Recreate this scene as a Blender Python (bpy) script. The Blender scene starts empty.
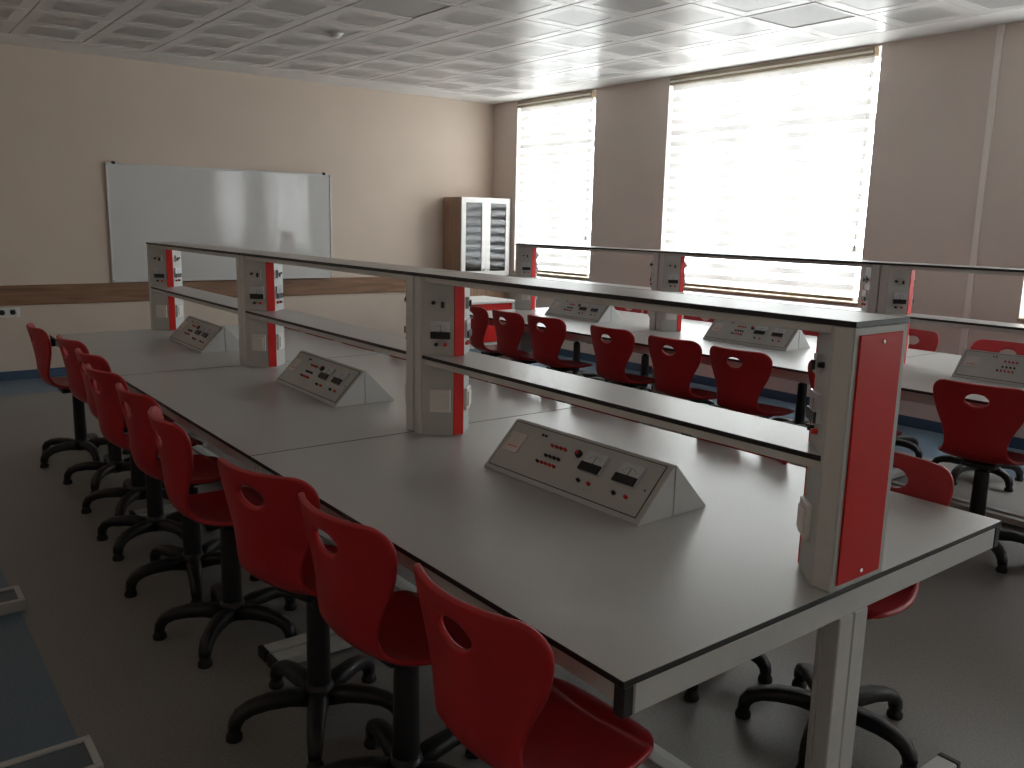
import bpy, bmesh, math, random
from mathutils import Vector, Matrix
random.seed(7)
SC = bpy.context.scene
COL = SC.collection

# ------------------------------------------------------------------ camera
F_PX = 858.17
cam_d = bpy.data.cameras.new('camera')
cam_d.sensor_fit = 'HORIZONTAL'; cam_d.sensor_width = 36.0
cam_d.lens = F_PX / 1024 * 36.0
cam_d.clip_start = 0.05; cam_d.clip_end = 200
cam = bpy.data.objects.new('camera', cam_d); COL.objects.link(cam)
R_ = Vector((0.79298641, -0.60886871, 0.02124721))
U_ = Vector((0.09617463, 0.15954253, 0.9824951))
F_ = Vector((0.60160036, 0.77706182, -0.18507278))
M = Matrix(((R_.x, U_.x, -F_.x, -1.02166), (R_.y, U_.y, -F_.y, -0.97725), (R_.z, U_.z, -F_.z, 1.57913), (0, 0, 0, 1)))
cam.matrix_world = M
SC.camera = cam

# ------------------------------------------------------------------ world, daylight, exposure
SKY = 12.0
w = bpy.data.worlds.new('overcast_sky'); SC.world = w; w.use_nodes = True
bg = w.node_tree.nodes['Background']
bg.inputs['Color'].default_value = (0.98, 0.985, 0.99, 1); bg.inputs['Strength'].default_value = SKY
SC.view_settings.view_transform = 'Standard'; SC.view_settings.look = 'None'
SC.view_settings.gamma = 1.0; SC.view_settings.use_curve_mapping = False
SC.view_settings.exposure = 0.12
SC.cycles.max_bounces = 10; SC.cycles.diffuse_bounces = 6; SC.cycles.transparent_max_bounces = 16
SC.cycles.use_denoising = True
SC.cycles.caustics_reflective = False; SC.cycles.caustics_refractive = False
SC.cycles.sample_clamp_indirect = 6.0

# room numbers (metres): x across towards the windows, y along the benches towards the whiteboard
XL, XR, YB, YF, ZC = -1.43, 5.775, -5.10, 8.303, 3.062
WT = 0.26
BL = 1.7924            # length of one bench module
BW = 1.5
ZT = 0.78              # table top
BENCH_X = (0.0, 3.254)
WINS = [(6.39, 7.81), (3.02, 5.30), (-0.55, 1.735), (-4.20, -1.90)]
WZ0, WZ1 = 0.945, 3.045
for (a, b) in WINS:    # portals: daylight enters here
    ld = bpy.data.lights.new('window_daylight', 'AREA'); ld.shape = 'RECTANGLE'
    ld.size = WZ1 - WZ0; ld.size_y = b - a; ld.energy = 1
    ld.cycles.is_portal = True
    lo = bpy.data.objects.new('window_daylight', ld); COL.objects.link(lo)
    lo.location = (XR + WT + 0.02, (a + b) / 2, (WZ0 + WZ1) / 2)
    lo.rotation_euler = (0, math.pi / 2, 0)

# ------------------------------------------------------------------ materials
def new_mat(name):
    m = bpy.data.materials.new(name); m.use_nodes = True
    return m, m.node_tree, m.node_tree.nodes['Principled BSDF']
def mat(name, col, rough=0.5, metal=0.0, spec=0.5, var=0.0, scale=8.0, bump=0.0, bscale=200.0, coat=0.0):
    m, nt, b = new_mat(name)
    b.inputs['Base Color'].default_value = (*col, 1)
    b.inputs['Roughness'].default_value = rough; b.inputs['Metallic'].default_value = metal
    b.inputs['Specular IOR Level'].default_value = spec
    b.inputs['Coat Weight'].default_value = coat; b.inputs['Coat Roughness'].default_value = 0.12
    tc = nt.nodes.new('ShaderNodeTexCoord')
    if var:
        n = nt.nodes.new('ShaderNodeTexNoise'); n.inputs['Scale'].default_value = scale; n.inputs['Detail'].default_value = 6
        nt.links.new(tc.outputs['Object'], n.inputs['Vector'])
        r = nt.nodes.new('ShaderNodeValToRGB')
        r.color_ramp.elements[0].position = 0.3; r.color_ramp.elements[1].position = 0.7
        r.color_ramp.elements[0].color = (*[c * (1 - var) for c in col], 1)
        r.color_ramp.elements[1].color = (*[min(1, c * (1 + var)) for c in col], 1)
        nt.links.new(n.outputs['Fac'], r.inputs['Fac']); nt.links.new(r.outputs['Color'], b.inputs['Base Color'])
    if bump:
        n2 = nt.nodes.new('ShaderNodeTexNoise'); n2.inputs['Scale'].default_value = bscale; n2.inputs['Detail'].default_value = 3
        nt.links.new(tc.outputs['Object'], n2.inputs['Vector'])
        bp = nt.nodes.new('ShaderNodeBump'); bp.inputs['Strength'].default_value = bump; bp.inputs['Distance'].default_value = 0.002
        nt.links.new(n2.outputs['Fac'], bp.inputs['Height']); nt.links.new(bp.outputs['Normal'], b.inputs['Normal'])
    return m
def wood(name, c0, c1, axis='X', scale=3.0, rough=0.5):
    m, nt, b = new_mat(name); b.inputs['Roughness'].default_value = rough
    tc = nt.nodes.new('ShaderNodeTexCoord'); mp = nt.nodes.new('ShaderNodeMapping')
    s = {'X': (1, 14, 14), 'Y': (14, 1, 14), 'Z': (14, 14, 1)}[axis]
    mp.inputs['Scale'].default_value = s
    nt.links.new(tc.outputs['Object'], mp.inputs['Vector'])
    n = nt.nodes.new('ShaderNodeTexNoise'); n.inputs['Scale'].default_value = scale; n.inputs['Detail'].default_value = 8; n.inputs['Distortion'].default_value = 0.6
    nt.links.new(mp.outputs['Vector'], n.inputs['Vector'])
    r = nt.nodes.new('ShaderNodeValToRGB'); r.color_ramp.elements[0].position = 0.3; r.color_ramp.elements[1].position = 0.7
    r.color_ramp.elements[0].color = (*c0, 1); r.color_ramp.elements[1].color = (*c1, 1)
    nt.links.new(n.outputs['Fac'], r.inputs['Fac']); nt.links.new(r.outputs['Color'], b.inputs['Base Color'])
    return m
def speckle(name, col, amt=0.12, scale=260, rough=0.35, spec=0.5, coat=0.0):
    m, nt, b = new_mat(name); b.inputs['Roughness'].default_value = rough; b.inputs['Specular IOR Level'].default_value = spec
    b.inputs['Coat Weight'].default_value = coat; b.inputs['Coat Roughness'].default_value = 0.2
    tc = nt.nodes.new('ShaderNodeTexCoord')
    n = nt.nodes.new('ShaderNodeTexNoise'); n.inputs['Scale'].default_value = scale; n.inputs['Detail'].default_value = 2
    nt.links.new(tc.outputs['Object'], n.inputs['Vector'])
    n2 = nt.nodes.new('ShaderNodeTexNoise'); n2.inputs['Scale'].default_value = 2.2; n2.inputs['Detail'].default_value = 5
    nt.links.new(tc.outputs['Object'], n2.inputs['Vector'])
    ad = nt.nodes.new('ShaderNodeMath'); ad.operation = 'MULTIPLY_ADD'; ad.inputs[1].default_value = 0.25
    nt.links.new(n2.outputs['Fac'], ad.inputs[0]); nt.links.new(n.outputs['Fac'], ad.inputs[2])
    r = nt.nodes.new('ShaderNodeValToRGB'); r.color_ramp.elements[0].position = 0.4; r.color_ramp.elements[1].position = 0.85
    r.color_ramp.elements[0].color = (*[c * (1 - amt) for c in col], 1); r.color_ramp.elements[1].color = (*[c * (1 + amt) for c in col], 1)
    nt.links.new(ad.outputs[0], r.inputs['Fac']); nt.links.new(r.outputs['Color'], b.inputs['Base Color'])
    return m
def fabric(name, transparent, translucent, col):
    m = bpy.data.materials.new(name); m.use_nodes = True; nt = m.node_tree; nt.nodes.clear()
    o = nt.nodes.new('ShaderNodeOutputMaterial')
    tr = nt.nodes.new('ShaderNodeBsdfTransparent'); tl = nt.nodes.new('ShaderNodeBsdfTranslucent'); df = nt.nodes.new('ShaderNodeBsdfDiffuse')
    tl.inputs['Color'].default_value = (*col, 1); df.inputs['Color'].default_value = (*col, 1)
    m1 = nt.nodes.new('ShaderNodeMixShader'); m1.inputs[0].default_value = translucent
    nt.links.new(df.outputs[0], m1.inputs[1]); nt.links.new(tl.outputs[0], m1.inputs[2])
    m2 = nt.nodes.new('ShaderNodeMixShader'); m2.inputs[0].default_value = transparent
    nt.links.new(m1.outputs[0], m2.inputs[1]); nt.links.new(tr.outputs[0], m2.inputs[2])
    nt.links.new(m2.outputs[0], o.inputs['Surface'])
    return m
def glass(name, gloss=0.06, tint=(0.95, 0.97, 0.97), rough=0.0):
    m = bpy.data.materials.new(name); m.use_nodes = True; nt = m.node_tree; nt.nodes.clear()
    o = nt.nodes.new('ShaderNodeOutputMaterial')
    tr = nt.nodes.new('ShaderNodeBsdfTransparent'); tr.inputs['Color'].default_value = (*tint, 1)
    gl = nt.nodes.new('ShaderNodeBsdfGlossy'); gl.inputs['Roughness'].default_value = rough
    mx = nt.nodes.new('ShaderNodeMixShader'); mx.inputs[0].default_value = gloss
    nt.links.new(tr.outputs[0], mx.inputs[1]); nt.links.new(gl.outputs[0], mx.inputs[2]); nt.links.new(mx.outputs[0], o.inputs['Surface'])
    return m

MT = dict(
    wall=mat('cream_wall_paint', (0.62, 0.52, 0.435), 0.75, var=0.03, scale=1.5, bump=0.15, bscale=90),
    wallr=mat('cream_wall_glare_tint', (0.66, 0.575, 0.525), 0.75, var=0.03, scale=1.5, bump=0.15, bscale=90),  # same cream paint, with bluish window light and glare mixed into the colour
    jstrip=mat('pale_joint_strip', (0.80, 0.74, 0.70), 0.6),
    ceil=mat('ceiling_plaster', (0.78, 0.77, 0.75), 0.6, var=0.02, scale=2),
    tile=mat('ceiling_tile_metal', (0.68, 0.665, 0.65), 0.27, spec=0.12),
    perf=mat('ceiling_tile_perforated', (0.42, 0.412, 0.40), 0.32, spec=0.12),
    seam=mat('dark_joint', (0.06, 0.06, 0.06), 0.8),
    lampoff=mat('light_panel_unlit', (0.47, 0.465, 0.46), 0.5, spec=0.3),
    floor=speckle('grey_vinyl', (0.235, 0.23, 0.22), 0.18, 120, 0.42, 0.4),
    blue=speckle('blue_vinyl', (0.125, 0.185, 0.25), 0.18, 120, 0.4, 0.4),
    bbase=mat('blue_skirting', (0.045, 0.085, 0.15), 0.5),
    strip=wood('walnut_rail', (0.16, 0.08, 0.04), (0.29, 0.155, 0.085), 'X', 2.0),
    cabwood=wood('cabinet_walnut', (0.29, 0.175, 0.115), (0.42, 0.27, 0.19), 'Z', 2.0),
    cabin=mat('cabinet_inside', (0.42, 0.41, 0.40), 0.6),
    alu=mat('light_grey_aluminium', (0.60, 0.608, 0.60), 0.42, metal=0.0, spec=0.5, var=0.03, scale=30),
    coat=mat('grey_powder_coat', (0.52, 0.53, 0.52), 0.5, bump=0.1, bscale=400),
    console=mat('console_grey_coat', (0.49, 0.50, 0.49), 0.5, bump=0.1, bscale=400),
    top=speckle('grey_laminate', (0.485, 0.48, 0.468), 0.10, 300, 0.33, 0.5),
    edge=mat('black_laminate_core', (0.012, 0.012, 0.012), 0.45),
    red=mat('red_panel_paint', (0.64, 0.022, 0.018), 0.45, spec=0.25, var=0.02, scale=4),
    chair=mat('red_chair_plastic', (0.42, 0.016, 0.020), 0.42, spec=0.45, bump=0.12, bscale=500),
    black=mat('black_plastic', (0.012, 0.012, 0.013), 0.45, bump=0.1, bscale=300),
    rubber=mat('black_rubber', (0.01, 0.01, 0.01), 0.7),
    white=mat('white_plastic', (0.75, 0.74, 0.71), 0.4),
    plate=mat('cream_label_plate', (0.66, 0.61, 0.58), 0.5),
    meter=mat('meter_face', (0.62, 0.66, 0.70), 0.25, coat=0.5),
    ink=mat('dial_ink', (0.05, 0.06, 0.08), 0.6),
    termred=mat('red_terminal', (0.65, 0.03, 0.02), 0.35),
    chrome=mat('chrome', (0.8, 0.8, 0.8), 0.18, metal=1.0),
    board=mat('whiteboard_enamel', (0.60, 0.60, 0.595), 0.06, spec=0.5),
    frame=mat('white_window_frame', (0.80, 0.80, 0.79), 0.4),
    sill=mat('beige_sill', (0.46, 0.37, 0.26), 0.4, var=0.1, scale=12),
    rail=mat('beige_headrail', (0.30, 0.25, 0.17), 0.4),
    railhi=mat('pale_groove_highlight', (0.8, 0.76, 0.66), 0.35),  # highlight along the headrail groove, painted in as a pale colour
    band=fabric('blind_woven_band', 0.0, 0.112, (0.93, 0.92, 0.90)),
    sheer=fabric('blind_sheer_band', 0.55, 0.75, (0.95, 0.95, 0.94)),
    glass=glass('window_glass', 0.07),
    cabglass=glass('cabinet_glass', 0.05, (0.55, 0.56, 0.58), 0.12),
    desk=mat('white_desk_top', (0.74, 0.73, 0.71), 0.35),
    railtop=mat('blue_grey_foot_inlay', (0.10, 0.13, 0.16), 0.5),
)

# ------------------------------------------------------------------ helpers
class MB:
    def __init__(s): s.v = []; s.f = []; s.m = []; s.sm = []
    def add(s, vs, fs, m=0, smooth=False):
        n = len(s.v); s.v += [tuple(v) for v in vs]
        for f in fs: s.f.append(tuple(i + n for i in f)); s.m.append(m); s.sm.append(smooth)
        return s
    def box(s, x0, x1, y0, y1, z0, z1, m=0, top=None):
        vs = [(x0, y0, z0), (x1, y0, z0), (x1, y1, z0), (x0, y1, z0), (x0, y0, z1), (x1, y0, z1), (x1, y1, z1), (x0, y1, z1)]
        fs = [(0, 3, 2, 1), (4, 5, 6, 7), (0, 1, 5, 4), (1, 2, 6, 5), (2, 3, 7, 6), (3, 0, 4, 7)]
        n = len(s.m); s.add(vs, fs, m)
        if top is not None: s.m[n + 1] = top; s.m[n] = top
        return s
    def prism(s, poly, z0, z1, m=0):
        k = len(poly)
        vs = [(x, y, z0) for x, y in poly] + [(x, y, z1) for x, y in poly]
        fs = [tuple(range(k))[::-1], tuple(range(k, 2 * k))] + [(i, (i + 1) % k, (i + 1) % k + k, i + k) for i in range(k)]
        return s.add(vs, fs, m)
    def obox(s, O, U, V, N, u0, u1, v0, v1, n0, n1, m=0):          # box in an own frame
        vs = [O + U * a + V * b + N * c for c in (n0, n1) for (a, b) in ((u0, v0), (u1, v0), (u1, v1), (u0, v1))]
        return s.add(vs, [(0, 3, 2, 1), (4, 5, 6, 7), (0, 1, 5, 4), (1, 2, 6, 5), (2, 3, 7, 6), (3, 0, 4, 7)], m)
    def rings(s, rings, m=0, cap=True, smooth=True):
        k = len(rings[0]); n = len(s.v)
        for r in rings: s.v += [tuple(p) for p in r]
        for i in range(len(rings) - 1):
            for j in range(k):
                a = n + i * k; s.f.append((a + j, a + (j + 1) % k, a + k + (j + 1) % k, a + k + j)); s.m.append(m); s.sm.append(smooth)
        if cap:
            s.f.append(tuple(n + j for j in range(k))[::-1]); s.m.append(m); s.sm.append(False)
            b = n + (len(rings) - 1) * k
            s.f.append(tuple(b + j for j in range(k))); s.m.append(m); s.sm.append(False)
        return s
    def cyl(s, p0, p1, r0, r1=None, n=14, m=0):
        p0, p1 = Vector(p0), Vector(p1); r1 = r0 if r1 is None else r1
        d = (p1 - p0).normalized(); a = d.orthogonal().normalized(); b = d.cross(a)
        ring = lambda p, r: [p + (a * math.cos(t * 2 * math.pi / n) + b * math.sin(t * 2 * math.pi / n)) * r for t in range(n)]
        return s.rings([ring(p0, r0), ring(p1, r1)], m)
    def lathe(s, prof, c=(0, 0, 0), n=20, m=0):
        c = Vector(c)
        return s.rings([[c + Vector((r * math.cos(t * 2 * math.pi / n), r * math.sin(t * 2 * math.pi / n), z)) for t in range(n)] for r, z in prof], m)
    def mesh(s, name, mats, bev=0.0, seg=1):
        me = bpy.data.meshes.new(name); me.from_pydata(s.v, [], s.f)
        for mm in mats: me.materials.append(MT[mm])
        for p, i, q in zip(me.polygons, s.m, s.sm): p.material_index = i; p.use_smooth = q
        bm = bmesh.new(); bm.from_mesh(me); bmesh.ops.recalc_face_normals(bm, faces=bm.faces)
        if bev: bmesh.ops.bevel(bm, geom=list(bm.edges), offset=bev, segments=seg, affect='EDGES', profile=0.5, clamp_overlap=True)
        bm.to_mesh(me); bm.free(); return me
    def build(s, name, mats, parent=None, bev=0.0, seg=1):
        if isinstance(mats, str): mats = [mats]
        return link(name, s.mesh(name, mats, bev, seg), parent)
def link(name, me, parent=None, loc=None, rz=0.0):
    o = bpy.data.objects.new(name, me); COL.objects.link(o); o.parent = parent
    if loc is not None: o.location = loc
    o.rotation_euler.z = rz
    return o
def tag(o, label=None, cat=None, group=None, kind=None):
    for k, v in (('label', label), ('category', cat), ('group', group), ('kind', kind)):
        if v: o[k] = v
    return o
def copy_tree(o, parent=None):
    c = o.copy(); COL.objects.link(c); c.parent = parent
    for k in list(o.children): copy_tree(k, c)
    return c
def struct(name, mb, mats, label, bev=0): return tag(mb.build(name, mats, None, bev), label, None, None, 'structure')
ORD = ['first', 'second', 'third', 'fourth', 'fifth', 'sixth', 'seventh', 'eighth', 'ninth']

# ------------------------------------------------------------------ room shell
BAND = 0.83
fx0, fx1, fy0, fy1 = XL + BAND, XR - BAND, YB + BAND, YF - BAND
fl = struct('floor', MB().box(fx0, fx1, fy0, fy1, -0.1, 0.0), 'floor', 'grey vinyl floor with a blue border along the walls')
for (a, b, c, d) in ((XL - .2, fx0, YB - .2, YF + .2), (fx1, XR + .3, YB - .2, YF + .2), (fx0, fx1, fy1, YF + .2), (fx0, fx1, YB - .2, fy0)):
    MB().box(a, b, c, d, -0.1, 0.0).build('border_band', 'blue', fl)

struct('wall_front', MB().box(XL - .2, XR + WT, YF, YF + .2, 0, ZC + .1), 'wall', 'cream painted front wall behind the whiteboard')
struct('wall_left', MB().box(XL - .2, XL, YB, YF, 0, ZC + .1), 'wall', 'cream painted side wall opposite the windows')
struct('wall_back', MB().box(XL - .2, XR + WT, YB - .2, YB, 0, ZC + .1), 'wall', 'cream painted back wall')
wr = MB(); ys = [YB] + [v for a, b in sorted(WINS) for v in (a, b)] + [YF]
for i in range(0, len(ys), 2): wr.box(XR, XR + WT, ys[i], ys[i + 1], 0, ZC + .1)
for a, b in WINS: wr.box(XR, XR + WT, a, b, 0, WZ0); wr.box(XR, XR + WT, a, b, WZ1, ZC + .1)
struct('wall_right', wr, 'wallr', 'cream window wall with tall window openings, window glare tinted into the colour')
BH = 0.085
struct('baseboard_front', MB().box(XL, XR, YF - .014, YF, 0, BH), 'bbase', 'dark blue skirting along the front wall')
struct('baseboard_right', MB().box(XR - .014, XR, YB, YF - .014, 0, BH), 'bbase', 'dark blue skirting along the window wall')
struct('baseboard_left', MB().box(XL, XL + .014, YB, YF - .014, 0, BH), 'bbase', 'dark blue skirting along the side wall')
struct('trim_1', MB().box(XL, 4.99, YF - .02, YF, 0.708, 0.897), 'strip', 'brown wooden chair rail along the front wall', 0.003)
struct('trim_2', MB().box(XR - .018, XR, 2.08, 2.125, 0, ZC - .002), 'jstrip', 'pale vertical joint strip on the window wall', 0.003)

# ceiling with metal tiles
PT = 0.57; TX0, TY1 = 2.54 - 6 * PT, 4.92 + 5 * PT
NX, NY = 11, 22
TX1, TY0 = TX0 + NX * PT, TY1 - NY * PT
cm = MB()
for (a, b, c, d) in ((XL, TX0, YB, YF), (TX1, XR, YB, YF), (TX0, TX1, TY1, YF), (TX0, TX1, YB, TY0)): cm.box(a, b, c, d, ZC, ZC + .1)
cm.box(TX0, TX1, TY0, TY1, ZC + .03, ZC + .1, 1)
ce = struct('ceiling', cm, ['ceil', 'seam'], 'suspended ceiling of square metal tiles with perforated centres')
h = PT / 2 - 0.003; i_ = 0.185
tm = MB()
def sq(r, z): return [(-r, -r, z), (r, -r, z), (r, r, z), (-r, r, z)]
tm.add(sq(h, .02) + sq(h, 0.003) + sq(h - .004, 0) + sq(i_ + .003, 0) + sq(i_, .002),
       [(4 * k + j, 4 * k + (j + 1) % 4, 4 * k + 4 + (j + 1) % 4, 4 * k + 4 + j) for k in range(4) for j in range(4)])
tm.add(sq(i_, .002), [(0, 1, 2, 3)], 1)
tile_me = tm.mesh('tile', ['tile', 'perf'])
LAMPS = {(5, 12): 'unlit square ceiling light panel above the foreground bench', (9, 8 + 0): 'unlit square ceiling light panel near the wide window'}
lamp_cells = []
for ix in range(NX):
    for iy in range(NY):
        cx, cy = TX0 + (ix + .5) * PT, TY0 + (iy + .5) * PT
        if (abs(cx - 2.255) < .1 and abs(cy - 4.635) < .1) or (abs(cx - 4.535) < .1 and abs(cy - 2.925) < .1):
            lamp_cells.append((cx, cy)); continue
        link('tile', tile_me, ce, (cx, cy, ZC))
for k, (cx, cy) in enumerate(lamp_cells):
    root = link('ceiling_light', None, None, (cx, cy, ZC))
    tag(root, ['unlit square ceiling light panel above the front bench row', 'unlit square ceiling light panel nearest the wide window'][k], 'ceiling light', 'recessed ceiling lights')
    fr = MB()
    for (a, b, c, d) in ((-h, h, -h, -h + .022), (-h, h, h - .022, h), (-h, -h + .022, -h + .022, h - .022), (h - .022, h, -h + .022, h - .022)): fr.box(a, b, c, d, -.004, .02)
    fr.build('frame', 'tile', root)
    MB().box(-h + .022, h - .022, -h + .022, h - .022, .002, .018).build('diffuser', 'lampoff', root)
sd = link('smoke_detector', None, None, (2.32, 5.78, ZC)); tag(sd, 'small round white smoke detector on the ceiling', 'smoke detector')
MB().lathe([(.001, -.004), (.062, -.004), (.064, .0)], n=24).build('base', 'white', sd)
MB().lathe([(.001, -.034), (.03, -.033), (.044, -.022), (.048, -.004)], n=24).build('sensor_dome', 'white', sd)

# windows and zebra blinds
WLAB = ['narrow window beside the cabinet', 'wide window in the middle of the window wall', 'window at the edge of the photo', 'window behind the camera']
for k, (a, b) in enumerate(WINS):
    wn = link('window_%d' % (k + 1), None); tag(wn, WLAB[k], None, None, 'structure')
    x0, x1 = XR + .16, XR + .22
    f = MB(); t = .06
    f.box(x0, x1, a, b, WZ0, WZ0 + t).box(x0, x1, a, b, WZ1 - t, WZ1).box(x0, x1, a, a + t, WZ0 + t, WZ1 - t).box(x0, x1, b - t, b, WZ0 + t, WZ1 - t)
    f.build('window_frame', 'frame', wn)
    nm = 2 if b - a > 2 else 1
    ms = [a + (b - a) * (j + 1) / (nm + 1) for j in range(nm)]
    ztr = 2.50
    for y in ms: MB().box(x0, x1, y - .045, y + .045, WZ0 + t, WZ1 - t).build('mullion', 'frame', wn)
    edges = [a + t] + [v for y in ms for v in (y - .045, y + .045)] + [b - t]
    for j in range(0, len(edges), 2):
        MB().box(x0 + .004, x1 - .004, edges[j], edges[j + 1], ztr - .04, ztr + .04).build('transom', 'frame', wn)
        for (z0, z1) in ((WZ0 + t, ztr - .04), (ztr + .04, WZ1 - t)):
            MB().box(x0 + .025, x0 + .031, edges[j], edges[j + 1], z0, z1).build('pane', 'glass', wn)
    MB().box(XR - .03, XR + .16, a + .001, b - .001, WZ0, WZ0 + .022).build('window_sill', 'sill', wn, .003)
    bl = link('roller_blind', None, None, (XR + .03, (a + b) / 2 + .02, 0))
    tag(bl, ['closed white zebra roller blind on the narrow window beside the cabinet', 'closed white zebra roller blind on the wide middle window', 'closed white zebra roller blind on the window cut by the photo edge', 'closed white zebra roller blind on the window behind the camera'][k], 'roller blind', 'zebra roller blinds')
    hw = (b - a) / 2 - .045
    hr = MB().box(-.045, .03, -hw - .01, hw + .01, WZ1 - .072, WZ1 - .002)
    hr.build('headrail', 'rail', bl, .006, 2)
    MB().box(-.049, -.043, -hw, hw, WZ1 - .048, WZ1 - .030).build('headrail_groove_highlight', 'railhi', bl, .001)
    zb, ztop = 1.005, WZ1 - .07; nb = 36; hb = (ztop - zb) / nb
    me_b = MB().add([(0, -hw, 0), (0, hw, 0), (0, hw, hb), (0, -hw, hb)], [(0, 1, 2, 3)]).mesh('fabric_band', ['band'])
    me_s = MB().add([(0, -hw, 0), (0, hw, 0), (0, hw, hb), (0, -hw, hb)], [(0, 1, 2, 3)]).mesh('sheer_band', ['sheer'])
    for j in range(nb):
        if j % 2: link('fabric_band', me_b, bl, (0, 0, zb + j * hb))
        else: link('sheer_band', me_s, bl, (0, 0, zb + j * hb))
    MB().box(-.012, .012, -hw, hw, zb - .03, zb).build('bottom_bar', 'rail', bl, .004)
    c = MB(); c.cyl((-.04, -hw + .005, WZ1 - .06), (-.04, -hw + .005, 1.45), .0022, n=6); c.build('chain', 'white', bl)
    MB().cyl((-.04, -hw + .005, 1.40), (-.04, -hw + .005, 1.455), .011, .008, n=10).build('chain_weight', 'alu', bl)

# ------------------------------------------------------------------ front wall things
wb = link('whiteboard', None, None, (1.072, YF, 0.905), math.radians(-1.2)); tag(wb, 'large white enamel whiteboard hung on the cream front wall', 'whiteboard')
W_, H_ = 2.368, 1.165
MB().box(.015, W_ - .015, -.022, -.002, .015, H_ - .015).build('writing_surface', 'board', wb)
for (a, b, c, d) in ((0, W_, 0, .018), (0, W_, H_ - .018, H_), (0, .018, .018, H_ - .018), (W_ - .018, W_, .018, H_ - .018)):
    MB().box(a, b, -.028, -.001, c, d).build('frame_rail', 'alu', wb, .002)
for (a, c) in ((-.002, -.002), (W_ - .026, -.002), (-.002, H_ - .026), (W_ - .026, H_ - .026)):
    MB().box(a, a + .028, -.032, -.001, c, c + .028).build('corner_cap', 'console', wb, .004)
for a in (.06, W_ - .10):
    MB().box(a, a + .03, -.036, -.001, H_ - .012, H_ + .016).build('hanging_clip', 'edge', wb, .003)

so = link('wall_socket', None, None, (0.135, YF, 0.645)); tag(so, 'white double power socket on the front wall below the wooden rail', 'wall socket')
MB().box(-.105, .105, -.012, 0, -.045, .045).build('frame', 'white', so, .003)
for cx in (-.045, .045):
    MB().lathe([(.036, 0), (.036, .004), (.030, .004), (.027, -.004), (.001, -.004)], n=20).build('socket', 'white', so)
    s_ = so.children[-1]; s_.location = (cx, -.012, 0); s_.rotation_euler = (math.pi / 2, 0, 0)
    MB().lathe([(.024, 0), (.023, .0015), (.001, .0015)], n=16).build('socket_well', 'edge', s_); s_.children[-1].location = (0, 0, .0005)

# storage cabinet in the corner
cb = link('storage_cabinet', None, None, (5.0, 7.90, 0)); tag(cb, 'tall walnut cabinet with two white framed glass doors in the corner', 'cabinet')
CW, CD, CH = .748, .39, 1.872
MB().box(0, .018, 0, CD, .06, CH).build('side_panel', 'cabwood', cb, .001)
MB().box(CW - .018, CW, 0, CD, .06, CH).build('side_panel', 'cabwood', cb, .001)
MB().box(.018, CW - .018, 0, CD, CH - .02, CH).build('top_panel', 'cabwood', cb, .001)
MB().box(.018, CW - .018, CD - .01, CD, .06, CH - .02).build('back_panel', 'cabin', cb)
MB().box(.01, CW - .01, .03, CD, 0, .06).build('plinth', 'cabwood', cb)
for z in (.08, .93, 1.24, 1.53): MB().box(.018, CW - .018, .02, CD - .01, z, z + .018).build('shelf', 'white', cb)
for k in (0, 1):
    x0 = .003 + k * (CW / 2 - .001); x1 = x0 + CW / 2 - .004
    d = MB(); fw = .062
    d.box(x0, x1, -.02, -.001, .905, .905 + fw).box(x0, x1, -.02, -.001, CH - fw, CH).box(x0, x0 + fw, -.02, -.001, .905 + fw, CH - fw).box(x1 - fw, x1, -.02, -.001, .905 + fw, CH - fw)
    do = d.build('glass_door', 'white', cb)
    MB().box(x0 + fw, x1 - fw, -.012, -.008, .905 + fw, CH - fw).build('pane', 'cabglass', do)
    xk = x1 - .03 if k == 0 else x0 + .03
    MB().cyl((xk, -.02, .99), (xk, -.046, .99), .008, .014, n=12).build('knob', 'chrome', do)
    dl = MB().box(x0, x1, -.02, -.001, .07, .90).build('wood_door', 'cabwood', cb, .002)
    MB().cyl((xk, -.02, .74), (xk, -.046, .74), .008, .014, n=12).build('knob', 'chrome', dl)

# teacher desk
dk = link('teacher_desk', None, None, (3.66, 6.37, 0)); tag(dk, 'white topped desk with red front panel before the storage cabinet', 'desk')
DW, DD = 1.06, .62
MB().box(0, DW, 0, DD, .725, .75).build('desktop', 'desk', dk, .003)
for x in (.02, DW - .05): MB().box(x, x + .03, .03, DD - .03, .0, .725).build('side_panel', 'alu', dk, .002)
for x in (-.004, DW - .008): MB().box(x, x + .012, -.004, .008, .30, .755).build('edge_strip', 'edge', dk)
MB().box(.05, DW - .05, .04, .06, .31, .72).build('front_panel', 'red', dk, .002)
MB().box(.05, DW - .05, .035, .065, .25, .305).build('cross_rail', 'alu', dk, .002)

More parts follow.
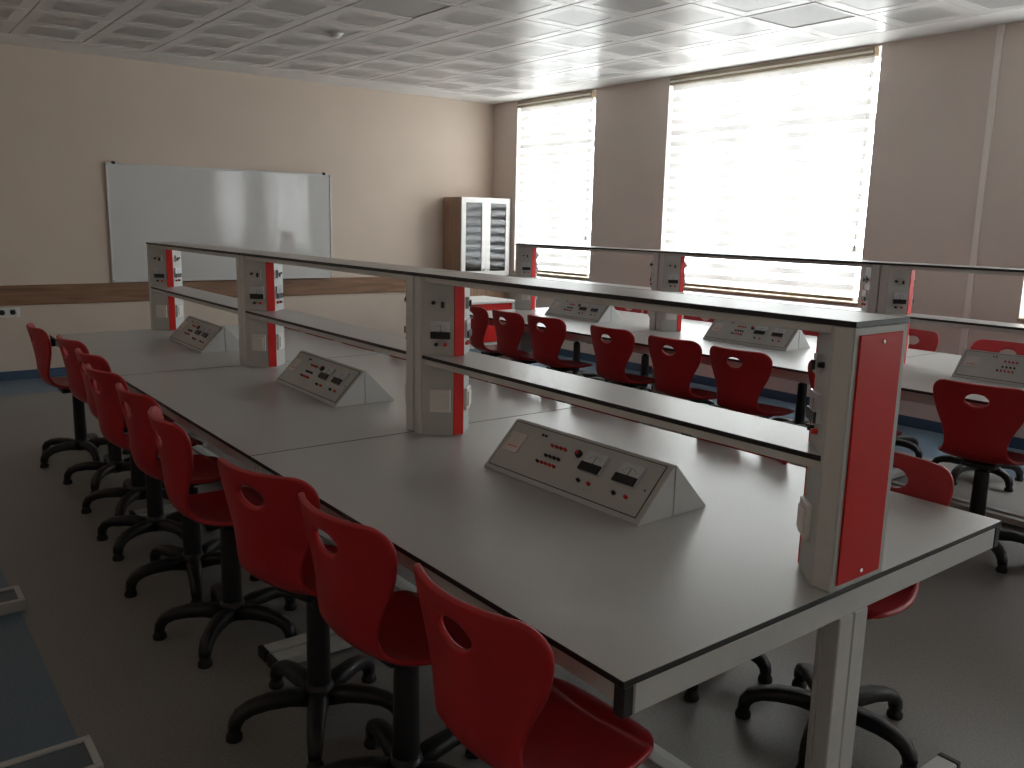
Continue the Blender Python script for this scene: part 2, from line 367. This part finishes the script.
# ------------------------------------------------------------------ laboratory bench module
CX = .757
TOPZ, MIDZ = 1.389, 1.085
CP = [(-.108, 0), (.108, 0), (.108, .053), (.023, .140), (-.023, .140), (-.108, .053)]
def devices(col, sgn, flip):
    """meters, sockets and switches on the slanted faces; flip=+1 column faces +y, -1 faces -y"""
    for s in (-1, 1):
        A = Vector((CX + s * .108, col + flip * .053, 0)); B = Vector((CX + s * .023, col + flip * .140, 0))
        U = (B - A).normalized(); V = Vector((0, 0, 1)); N = U.cross(V)
        if N.x * s < 0: N = -N
        yield A, U, V, N
def dial(mb, O, U, V, N, u, v, wd, hh):
    """square moving-coil meter: pale dial above a black cover"""
    mb.obox(O, U, V, N, u - wd / 2, u + wd / 2, v - hh / 2, v + hh / 2, 0, .010, 0)
    mb.obox(O, U, V, N, u - wd / 2, u + wd / 2, v - hh / 2, v - hh * .10, .010, .016, 1)
    k = 7
    for j in range(k):     # scale arc ticks
        t = math.radians(35 + 110 * j / (k - 1)); r = wd * .36
        cu, cv = u + r * math.cos(t), v - hh * .12 + r * math.sin(t) * .95
        mb.obox(O, U, V, N, cu - wd * .03, cu + wd * .03, cv - hh * .012, cv + hh * .012, .010, .0105, 2)
    mb.obox(O, U, V, N, u - wd * .012, u + wd * .012, v - hh * .10, v + hh * .26, .010, .0108, 2)
def make_bench():
    root = link('lab_bench', None)
    MB().box(0.002, BW - .002, 0.002, BL - .002, ZT - .014, ZT, 0, 1).build('tabletop', ['edge', 'top'], root, .0012)
    for y0 in (0.004, BL - .074):
        yo = y0
        MB().box(.034, BW - .034, yo, yo + .07, ZT - .076, ZT - .014).build('end_beam', 'alu', root, .003)
        MB().box(.05, 1.42, yo, yo + .060, .008, .046).build('foot', 'coat', root, .004)
        for x in (0.03, 1.42): MB().box(x, x + .02, yo - .001, yo + .061, .006, .048).build('foot_cap', 'black', root, .003)
        for x in (.10, 1.37): MB().lathe([(.022, 0), (.024, .008)], (x, yo + .030, 0), 12).build('levelling_foot', 'rubber', root)
        yp = yo if y0 < 1 else yo + .030
        p = MB().box(CX - .055, CX + .003, yp, yp + .040, .046, ZT - .077).box(CX + .006, CX + .064, yp, yp + .040, .046, ZT - .077)
        po = p.build('post', 'alu', root, .003)
        yi = yp + .040 if y0 < 1 else yp - .012
        MB().box(CX - .062, CX + .075, yi, yi + .012, .046, ZT - .10).build('cover_plate', 'coat', po, .002)
    for x in (.030, BW - .055):
        MB().box(x, x + .025, .030, BL - .030, ZT - .070, ZT - .014).build('side_rail', 'coat', root, .002)
    fr = MB().box(CX - .115, CX + .015, .074, BL - .074, .012, .048)
    fr.build('floor_rail', 'alu', root, .003)
    MB().box(CX - .07, CX - .03, .074, BL - .074, .048, .060).build('rail_cover', 'coat', root, .002)
    # upper shelf
    MB().box(CX - .110, CX + .110, 0.002, BL - .002, TOPZ - .013, TOPZ, 0, 1).build('top_shelf', ['edge', 'top'], root, .001)
    MB().box(CX - .100, CX + .100, .06, BL - .06, TOPZ - .033, TOPZ - .013).build('top_shelf_frame', 'alu', root, .002)
    y0, y1 = .058, BL - .058
    MB().box(CX - .108, CX + .108, y0, y1, MIDZ - .013, MIDZ, 0, 1).build('middle_shelf', ['edge', 'top'], root, .001)
    MB().box(CX - .100, CX + .100, y0, y1, MIDZ - .035, MIDZ - .013).build('middle_shelf_frame', 'alu', root, .002)
    for y, fl_ in ((.004, 1), (BL - .004, -1)):
        poly = [(CX + px, y + fl_ * py) for px, py in CP]
        if fl_ < 0: poly = poly[::-1]
        co = MB().prism(poly, ZT, TOPZ - .013).build('column', 'coat', root, .002)
        for x in (CX - .1095, CX + .1015):
            MB().box(x, x + .008, min(y + fl_ * .002, y + fl_ * .047), max(y + fl_ * .002, y + fl_ * .047), ZT + .002, TOPZ - .015).build('corner_profile', 'alu', co, .002)
        ya, yb = sorted((y + fl_ * .139, y + fl_ * .144))
        for z0, z1 in ((ZT + .004, MIDZ - .036), (MIDZ + .001, TOPZ - .034)):
            MB().box(CX - .022, CX + .022, ya, yb, z0, z1).build('red_strip', 'red', co, .001)
        for O, U, V, N in devices(y, 1, fl_):
            # wall outlet below the middle shelf
            o = MB().obox(O, U, V, N, .034, .112, .872, .958, 0, .012, 0).obox(O, U, V, N, .046, .100, .886, .944, .012, .018, 1)
            o.build('outlet_plate', ['white', 'white'], co, .0015)
            m_ = MB(); dial(m_, O, U, V, N, .073, 1.183, .074, .066); m_.build('meter', ['meter', 'edge', 'ink'], co)
            MB().obox(O, U, V, N, .068, .096, 1.258, 1.302, 0, .012, 0).obox(O, U, V, N, .077, .087, 1.266, 1.288, .012, .02, 1).build('switch', ['console', 'edge'], co)
            for u, z, mm in ((.045, 1.282, 'edge'), (.056, 1.128, 'edge' if fl_ < 0 else 'termred'), (.090, 1.128, 'termred' if fl_ < 0 else 'edge')):
                p = O + U * u + V * z
                MB().cyl(p, p + N * .014, .0075, .006, n=10).build('terminal', mm, co)
    return root
bench0 = make_bench()
BLAB = [['nearest module', 'middle module', 'far module'], ['near module', 'middle module', 'far module']]
benches = {}
for r in range(2):
    for k in range(3):
        o = bench0 if (r == 0 and k == 0) else copy_tree(bench0)
        o.location = (BENCH_X[r], k * BL, 0)
        pos = ['nearest the camera', 'in the middle', 'nearest the whiteboard'][k] if r == 0 else ['at the photo edge', 'in the middle', 'nearest the cabinet'][k]
        tag(o, 'grey lab bench with shelved red columns, %s of the %s' % (pos, ['foreground row', 'window row'][r]), 'lab bench', ['foreground bench row', 'window bench row'][r])
        benches[r, k] = o
for r in range(2):     # red cover panels close the free ends of each row
    for k, y, d in ((0, .004, -1), (2, BL - .004, 1)):
        co = [c for c in benches[r, k].children if c.name.startswith('column')][0 if k == 0 else 1]
        ya, yb = sorted((y, y + d * .005))
        MB().box(CX - .090, CX + .082, ya, yb, ZT + .014, TOPZ - .030).build('end_panel', 'red', co, .001)
        yc = .003 if k == 0 else BL - .030
        for x in (.004, BW - .032): MB().box(x, x + .028, yc, yc + .027, ZT - .076, ZT - .014).build('beam_cap', 'black', benches[r, k], .003)
        for z in (ZT + .032, TOPZ - .048):
            MB().cyl((CX + .0, y + d * .005, z), (CX + .0, y + d * .008, z), .005, n=10).build('screw', 'chrome', co)

# ------------------------------------------------------------------ instrument consoles
CL, CB, CHH = .695, .142, .147
def make_console():
    root = link('instrument_console', None)
    for s in (-1, 1):
        g = .0015
        prof = [(s * g, 0), (s * CB, 0), (s * CB, .006), (s * .006, CHH), (s * g, CHH)]
        vs = [(x, y, z) for y in (-CL / 2, CL / 2) for x, z in prof]
        n = 5
        hb_ = MB().add(vs, [tuple(range(n)), tuple(range(n, 2 * n))[::-1]] + [(i, i + n, (i + 1) % n + n, (i + 1) % n) for i in range(n)])
        ho = hb_.build('housing', 'console', root, .0015)
        # face frame: seen from outside, u runs left to right, v runs down the slope from the ridge
        T = Vector((s * .006, 0, CHH)); Bt = Vector((s * CB, 0, .006))
        V = (Bt - T).normalized(); SL = (Bt - T).length
        U = Vector((0, s, 0)); O = T - U * (CL / 2)
        N = V.cross(U)
        if N.z < 0: N = -N
        bw_ = .003
        fp = MB().obox(O, U, V, N, .016, CL - .022, .010, SL - .016, 0, .002).build('face_panel', 'console', ho)
        gm = MB()
        for (a, b, c, d) in ((.013, CL - .019, .007, .010), (.013, CL - .019, SL - .016, SL - .013), (.013, .016, .010, SL - .016), (CL - .022, CL - .019, .010, SL - .016)):
            gm.obox(O, U, V, N, a, b, c, d, 0, .0012)
        gm.build('panel_groove', 'seam', ho)
        P = lambda u, v: (u * CL, v * SL)
        MB().obox(O, U, V, N, .045 * CL, .15 * CL, .24 * SL, .61 * SL, .002, .004, 0).obox(O, U, V, N, .062 * CL, .133 * CL, .50 * SL, .515 * SL, .004, .0044, 1).build('label_plate', ['plate', 'termred'], ho)
        def term(u, v, mm, r=.0052, h_=.010, name='terminal'):
            p = O + U * (u * CL) + V * (v * SL) + N * .002
            MB().cyl(p, p + N * h_, r, r * .85, n=8).build(name, mm, ho)
        for j in range(4): term(.337 + j * .0287, .287, 'termred'); term(.337 + j * .0283, .481, 'edge')
        for j in range(5): term(.310 + j * .0278, .619, 'edge' if j == 0 else 'termred')
        for u, mm in ((.597, 'edge'), (.660, 'termred'), (.808, 'edge'), (.876, 'termred')): term(u, .695, mm, .006)
        term(.511, .285, 'edge', .013, .012, 'selector_knob')
        p = O + U * (.511 * CL) + V * (.285 * SL) + N * .014
        MB().cyl(p, p + N * .003, .006, n=8).build('knob_cap', 'termred', ho)
        term(.240, .155, 'edge', .004, .006, 'indicator'); term(.262, .155, 'edge', .004, .006, 'indicator')
        for u in (.045, .94): term(u, .5 if u > .5 else .36, 'ink', .003, .002, 'screw')
        for u in (.625, .83):
            m_ = MB(); dial(m_, O + N * .002, U, -V, N, u * CL, -.36 * SL, .082, .068); m_.build('meter', ['meter', 'edge', 'ink'], ho)
    return root
con0 = make_console()
con_y = [[.903, 2.685, 4.455], [.93, 2.72, 4.52]]
first = True
for r in range(2):
    for k in range(3):
        o = con0 if first else copy_tree(con0); first = False
        o.location = (BENCH_X[r] + CX - .018, con_y[r][k], ZT)
        o.rotation_euler.z = math.radians([[1.0, -1.5, -1.0], [2, 1, 0]][r][k])
        tag(o, 'grey wedge-shaped instrument console with two meters on %s' % [['the nearest foreground bench', 'the middle foreground bench', 'the foreground bench nearest the whiteboard'], ['the window bench at the photo edge', 'the middle window bench', 'the window bench nearest the cabinet']][r][k], 'instrument console', 'instrument consoles on the benches')

# ------------------------------------------------------------------ swivel chairs
def catmull(P, t):
    n = len(P) - 1; i = min(int(t), n - 1); f = t - i
    p0, p1, p2, p3 = P[max(i - 1, 0)], P[i], P[i + 1], P[min(i + 2, n)]
    return [0.5 * ((2 * b) + (-a + c) * f + (2 * a - 5 * b + 4 * c - d) * f * f + (-a + 3 * b - 3 * c + d) * f ** 3) for a, b, c, d in zip(p0, p1, p2, p3)]
#        x      z     half-width  bow forward  bow up
PROF = [(-.252, .884, .212, .064, .000), (-.236, .812, .216, .064, .000), (-.222, .735, .196, .056, .000), (-.212, .660, .160, .040, .000),
        (-.206, .594, .140, .028, .000), (-.184, .536, .148, .018, .010), (-.128, .498, .174, .004, .020), (-.040, .484, .202, .000, .022),
        (.050, .486, .210, .000, .018), (.130, .494, .198, .000, .010), (.190, .492, .178, .000, -.006), (.208, .476, .163, .000, -.010)]
def make_shell():
    N0, NU = 56, 24
    fine = [catmull(PROF, k * (len(PROF) - 1) / 400) for k in range(401)]
    S = [0]
    for a, b in zip(fine, fine[1:]): S.append(S[-1] + math.hypot(b[0] - a[0], b[1] - a[1]))
    Ltot = S[-1]
    def at(s):
        s = min(max(s, 0), Ltot); lo = 0
        for k in range(400):
            if S[k + 1] >= s: lo = k; break
        f = (s - S[lo]) / max(S[lo + 1] - S[lo], 1e-9)
        return [a + (b - a) * f for a, b in zip(fine[lo], fine[lo + 1])]
    rt, rf = .055, .11
    rows = sorted(set([0, .004, .011, .022, .036, .055] + [.055 + (Ltot - .055 - .07) * k / (N0 - 12) for k in range(N0 - 11)] + [Ltot - .07, Ltot - .045, Ltot - .026, Ltot - .012, Ltot - .004, Ltot]))
    def half(s):
        w_ = at(s)[2]
        if s < rt: w_ -= rt - math.sqrt(max(0, rt * rt - (rt - s) ** 2))
        e = Ltot - s
        if e < rf: w_ -= (rf - math.sqrt(max(0, rf * rf - (rf - e) ** 2))) * .8
        return w_
    hs, ha, hb2 = .080, .052, .031         # hand hole: distance from the top, half sizes
    sv = {}; V = []; idx = {}
    vals = []
    for i, s in enumerate(rows):
        hwid = half(s)
        for j in range(NU + 1):
            u = -1 + 2 * j / NU
            vals.append([s, u * hwid])
    inside = lambda s, y: ((s - hs) / hb2) ** 2 + (y / ha) ** 2 < 1.0
    keep = []; used = {}
    for i in range(len(rows) - 1):
        for j in range(NU):
            q = [i * (NU + 1) + j, i * (NU + 1) + j + 1, (i + 1) * (NU + 1) + j + 1, (i + 1) * (NU + 1) + j]
            c = [sum(vals[k][0] for k in q) / 4, sum(vals[k][1] for k in q) / 4]
            if inside(*c): 
                for k in q: used.setdefault(k, [0, 0])[0] += 1
                continue
            keep.append(q)
            for k in q: used.setdefault(k, [0, 0])[1] += 1
    for k, (h_, o_) in used.items():
        if h_ and o_:                       # boundary vertices go onto the ellipse
            ds, dy = (vals[k][0] - hs) / hb2, vals[k][1] / ha
            r = math.hypot(ds, dy) or 1
            vals[k] = [hs + ds / r * hb2, dy / r * ha]
    for s, y in vals:
        p = at(s); hw_ = max(half(s), 1e-4); u = y / max(p[2], 1e-4)
        V.append((p[0] + p[3] * u * u, y, p[1] + p[4] * u * u))
    live = sorted({k for q in keep for k in q}); remap = {k: n for n, k in enumerate(live)}
    me = bpy.data.meshes.new('shell_raw'); me.from_pydata([V[k] for k in live], [], [[remap[k] for k in q] for q in keep])
    ob = bpy.data.objects.new('shell_raw', me); COL.objects.link(ob)
    sm = ob.modifiers.new('s', 'SOLIDIFY'); sm.thickness = .016; sm.offset = 0
    ss = ob.modifiers.new('u', 'SUBSURF'); ss.levels = 1; ss.render_levels = 1
    dg = bpy.context.evaluated_depsgraph_get(); dg.update()
    out = bpy.data.meshes.new_from_object(ob.evaluated_get(dg)); out.name = 'seat_shell'
    bpy.data.objects.remove(ob); bpy.data.meshes.remove(me)
    out.materials.clear(); out.materials.append(MT['chair'])
    for p in out.polygons: p.use_smooth = True
    bm = bmesh.new(); bm.from_mesh(out); bmesh.ops.recalc_face_normals(bm, faces=bm.faces); bm.to_mesh(out); bm.free()
    return out
def make_chair():
    root = link('swivel_chair', None)
    link('seat_shell', make_shell(), root)
    mp = MB().box(-.10, .10, -.075, .075, .450, .474); mp.build('seat_mount', 'black', root, .006, 2)
    MB().lathe([(.036, .10), (.038, .12), (.036, .28), (.034, .41), (.034, .42), (.020, .422), (.020, .450)], n=18).build('gas_column', 'black', root)
    MB().lathe([(.030, .055), (.046, .062), (.050, .10), (.044, .128), (.034, .134)], n=18).build('base_hub', 'black', root)
    path = [(.035, .086, .033, .028), (.10, .100, .032, .026), (.165, .101, .029, .024), (.215, .093, .026, .022), (.246, .078, .024, .022), (.262, .056, .022, .021), (.266, .034, .020, .020)]
    tang = []
    rg = []
    for i, (r, z, wy, wz) in enumerate(path):
        a, b = path[max(i - 1, 0)], path[min(i + 1, len(path) - 1)]
        d = Vector((b[0] - a[0], 0, b[1] - a[1])).normalized(); nn = Vector((-d.z, 0, d.x))
        rg.append([Vector((r, 0, z)) + Vector((0, 1, 0)) * wy * math.copysign(abs(math.cos(t)) ** .7, math.cos(t)) + nn * wz * math.copysign(abs(math.sin(t)) ** .7, math.sin(t)) for t in [k * 2 * math.pi / 12 for k in range(12)]])
    leg_me = MB().rings(rg).mesh('leg', ['black'])
    gl_me = MB().lathe([(.024, 0), (.026, .006), (.024, .018), (.019, .022), (.019, .036)], (.266, 0, 0), 14).mesh('glide', ['rubber'])
    for k in range(5):
        lg = link('leg', leg_me, root, (0, 0, 0), k * 2 * math.pi / 5)
        link('glide', gl_me, lg)
    return root
chair0 = make_chair(); chair_used = [False]
def place(x, y, rot, base, label, group):
    o = chair0 if not chair_used[0] else copy_tree(chair0)
    chair_used[0] = True
    o.location = (x, y, 0); o.rotation_euler = (0, 0, math.radians(rot))
    k = 0
    for c in o.children:
        if c.name.split('.')[0] == 'leg':
            c.rotation_euler.z = math.radians(base - rot) + k * 2 * math.pi / 5; k += 1
    tag(o, label, 'chair', group)
BX = BENCH_X[1]
ROWS = {
    'al': [(0.07, 0.3, 2, 200), (0.075, 0.88, 4, 226), (0.045, 1.37, 17, 170), (0.031, 2.11, -4, 157), (0.06, 2.68, 4, 183), (0.064, 3.26, 7, 0), (0.125, 3.8, 5, 162), (0.145, 4.4, 6, 16), (0.087, 5.05, 0, 205)],
    'ar': [(1.33, 0.365, 180, 126), (1.32, 0.92, 176, 292), (1.36, 1.66, 181, 50), (1.36, 2.2, 183, 0), (1.35, 2.72, 180, 35), (1.34, 3.3, 178, 10), (1.36, 3.95, 180, 60), (1.35, 4.5, 181, 25), (1.36, 5.05, 180, 0)],
    'bl': [(3.3, 0.3, 0, 228), (3.347, 0.841, 8, 16), (3.3, 1.5, 0, 60), (3.256, 2.15, 3, 20), (3.284, 2.685, 3, 8), (3.32, 3.28, 0, 5), (3.345, 4.03, 3, 30), (3.325, 4.47, -2, 10), (3.35, 4.92, -10, 24)],
    'br': [(4.7, 0.6, 180, 0), (4.69, 1.43, 180, 30), (4.8, 2.13, 180, 50), (4.66, 2.75, 180, 10), (4.64, 3.35, 180, 28), (4.64, 3.9, 180, 20), (4.64, 4.37, 180, 16), (4.64, 4.83, 180, 20), (4.64, 5.3, 180, 30)],
}
desc = {'al': 'along the foreground benches, shelf behind', 'ar': 'behind the foreground benches', 'bl': 'before the window benches', 'br': 'between window benches and windows'}
desc['al'] = 'in the dark foreground row'
for key, lst in ROWS.items():
    for k, (x, y, rt_, bs) in enumerate(lst):
        place(x, y, rt_, bs, 'red plastic swivel chair %s, %s from the camera' % (desc[key], ORD[k]), 'red chairs ' + desc[key])

# low metal foot rails on the blue band at the side wall
for k, (y0, y1) in enumerate(((2.76, 2.93), (1.44, 1.62))):
    root = link('foot_rail', None, None, (0, 0, 0))
    tag(root, ['low grey metal foot rail on the blue floor band, farther of two', 'low grey metal foot rail on the blue floor band, in the photo corner'][k], 'foot rail', 'foot rails on the blue band')
    x0, x1 = -1.36, -.58
    MB().box(x0 + .02, x1 - .02, y0 + .02, y1 - .02, .0, .040).build('inlay', 'railtop', root)
    for (a, b, c, d) in ((x0, x1, y0, y0 + .02), (x0, x1, y1 - .02, y1), (x0, x0 + .02, y0 + .02, y1 - .02), (x1 - .02, x1, y0 + .02, y1 - .02)):
        MB().box(a, b, c, d, 0, .048).build('edge_profile', 'coat', root, .002)
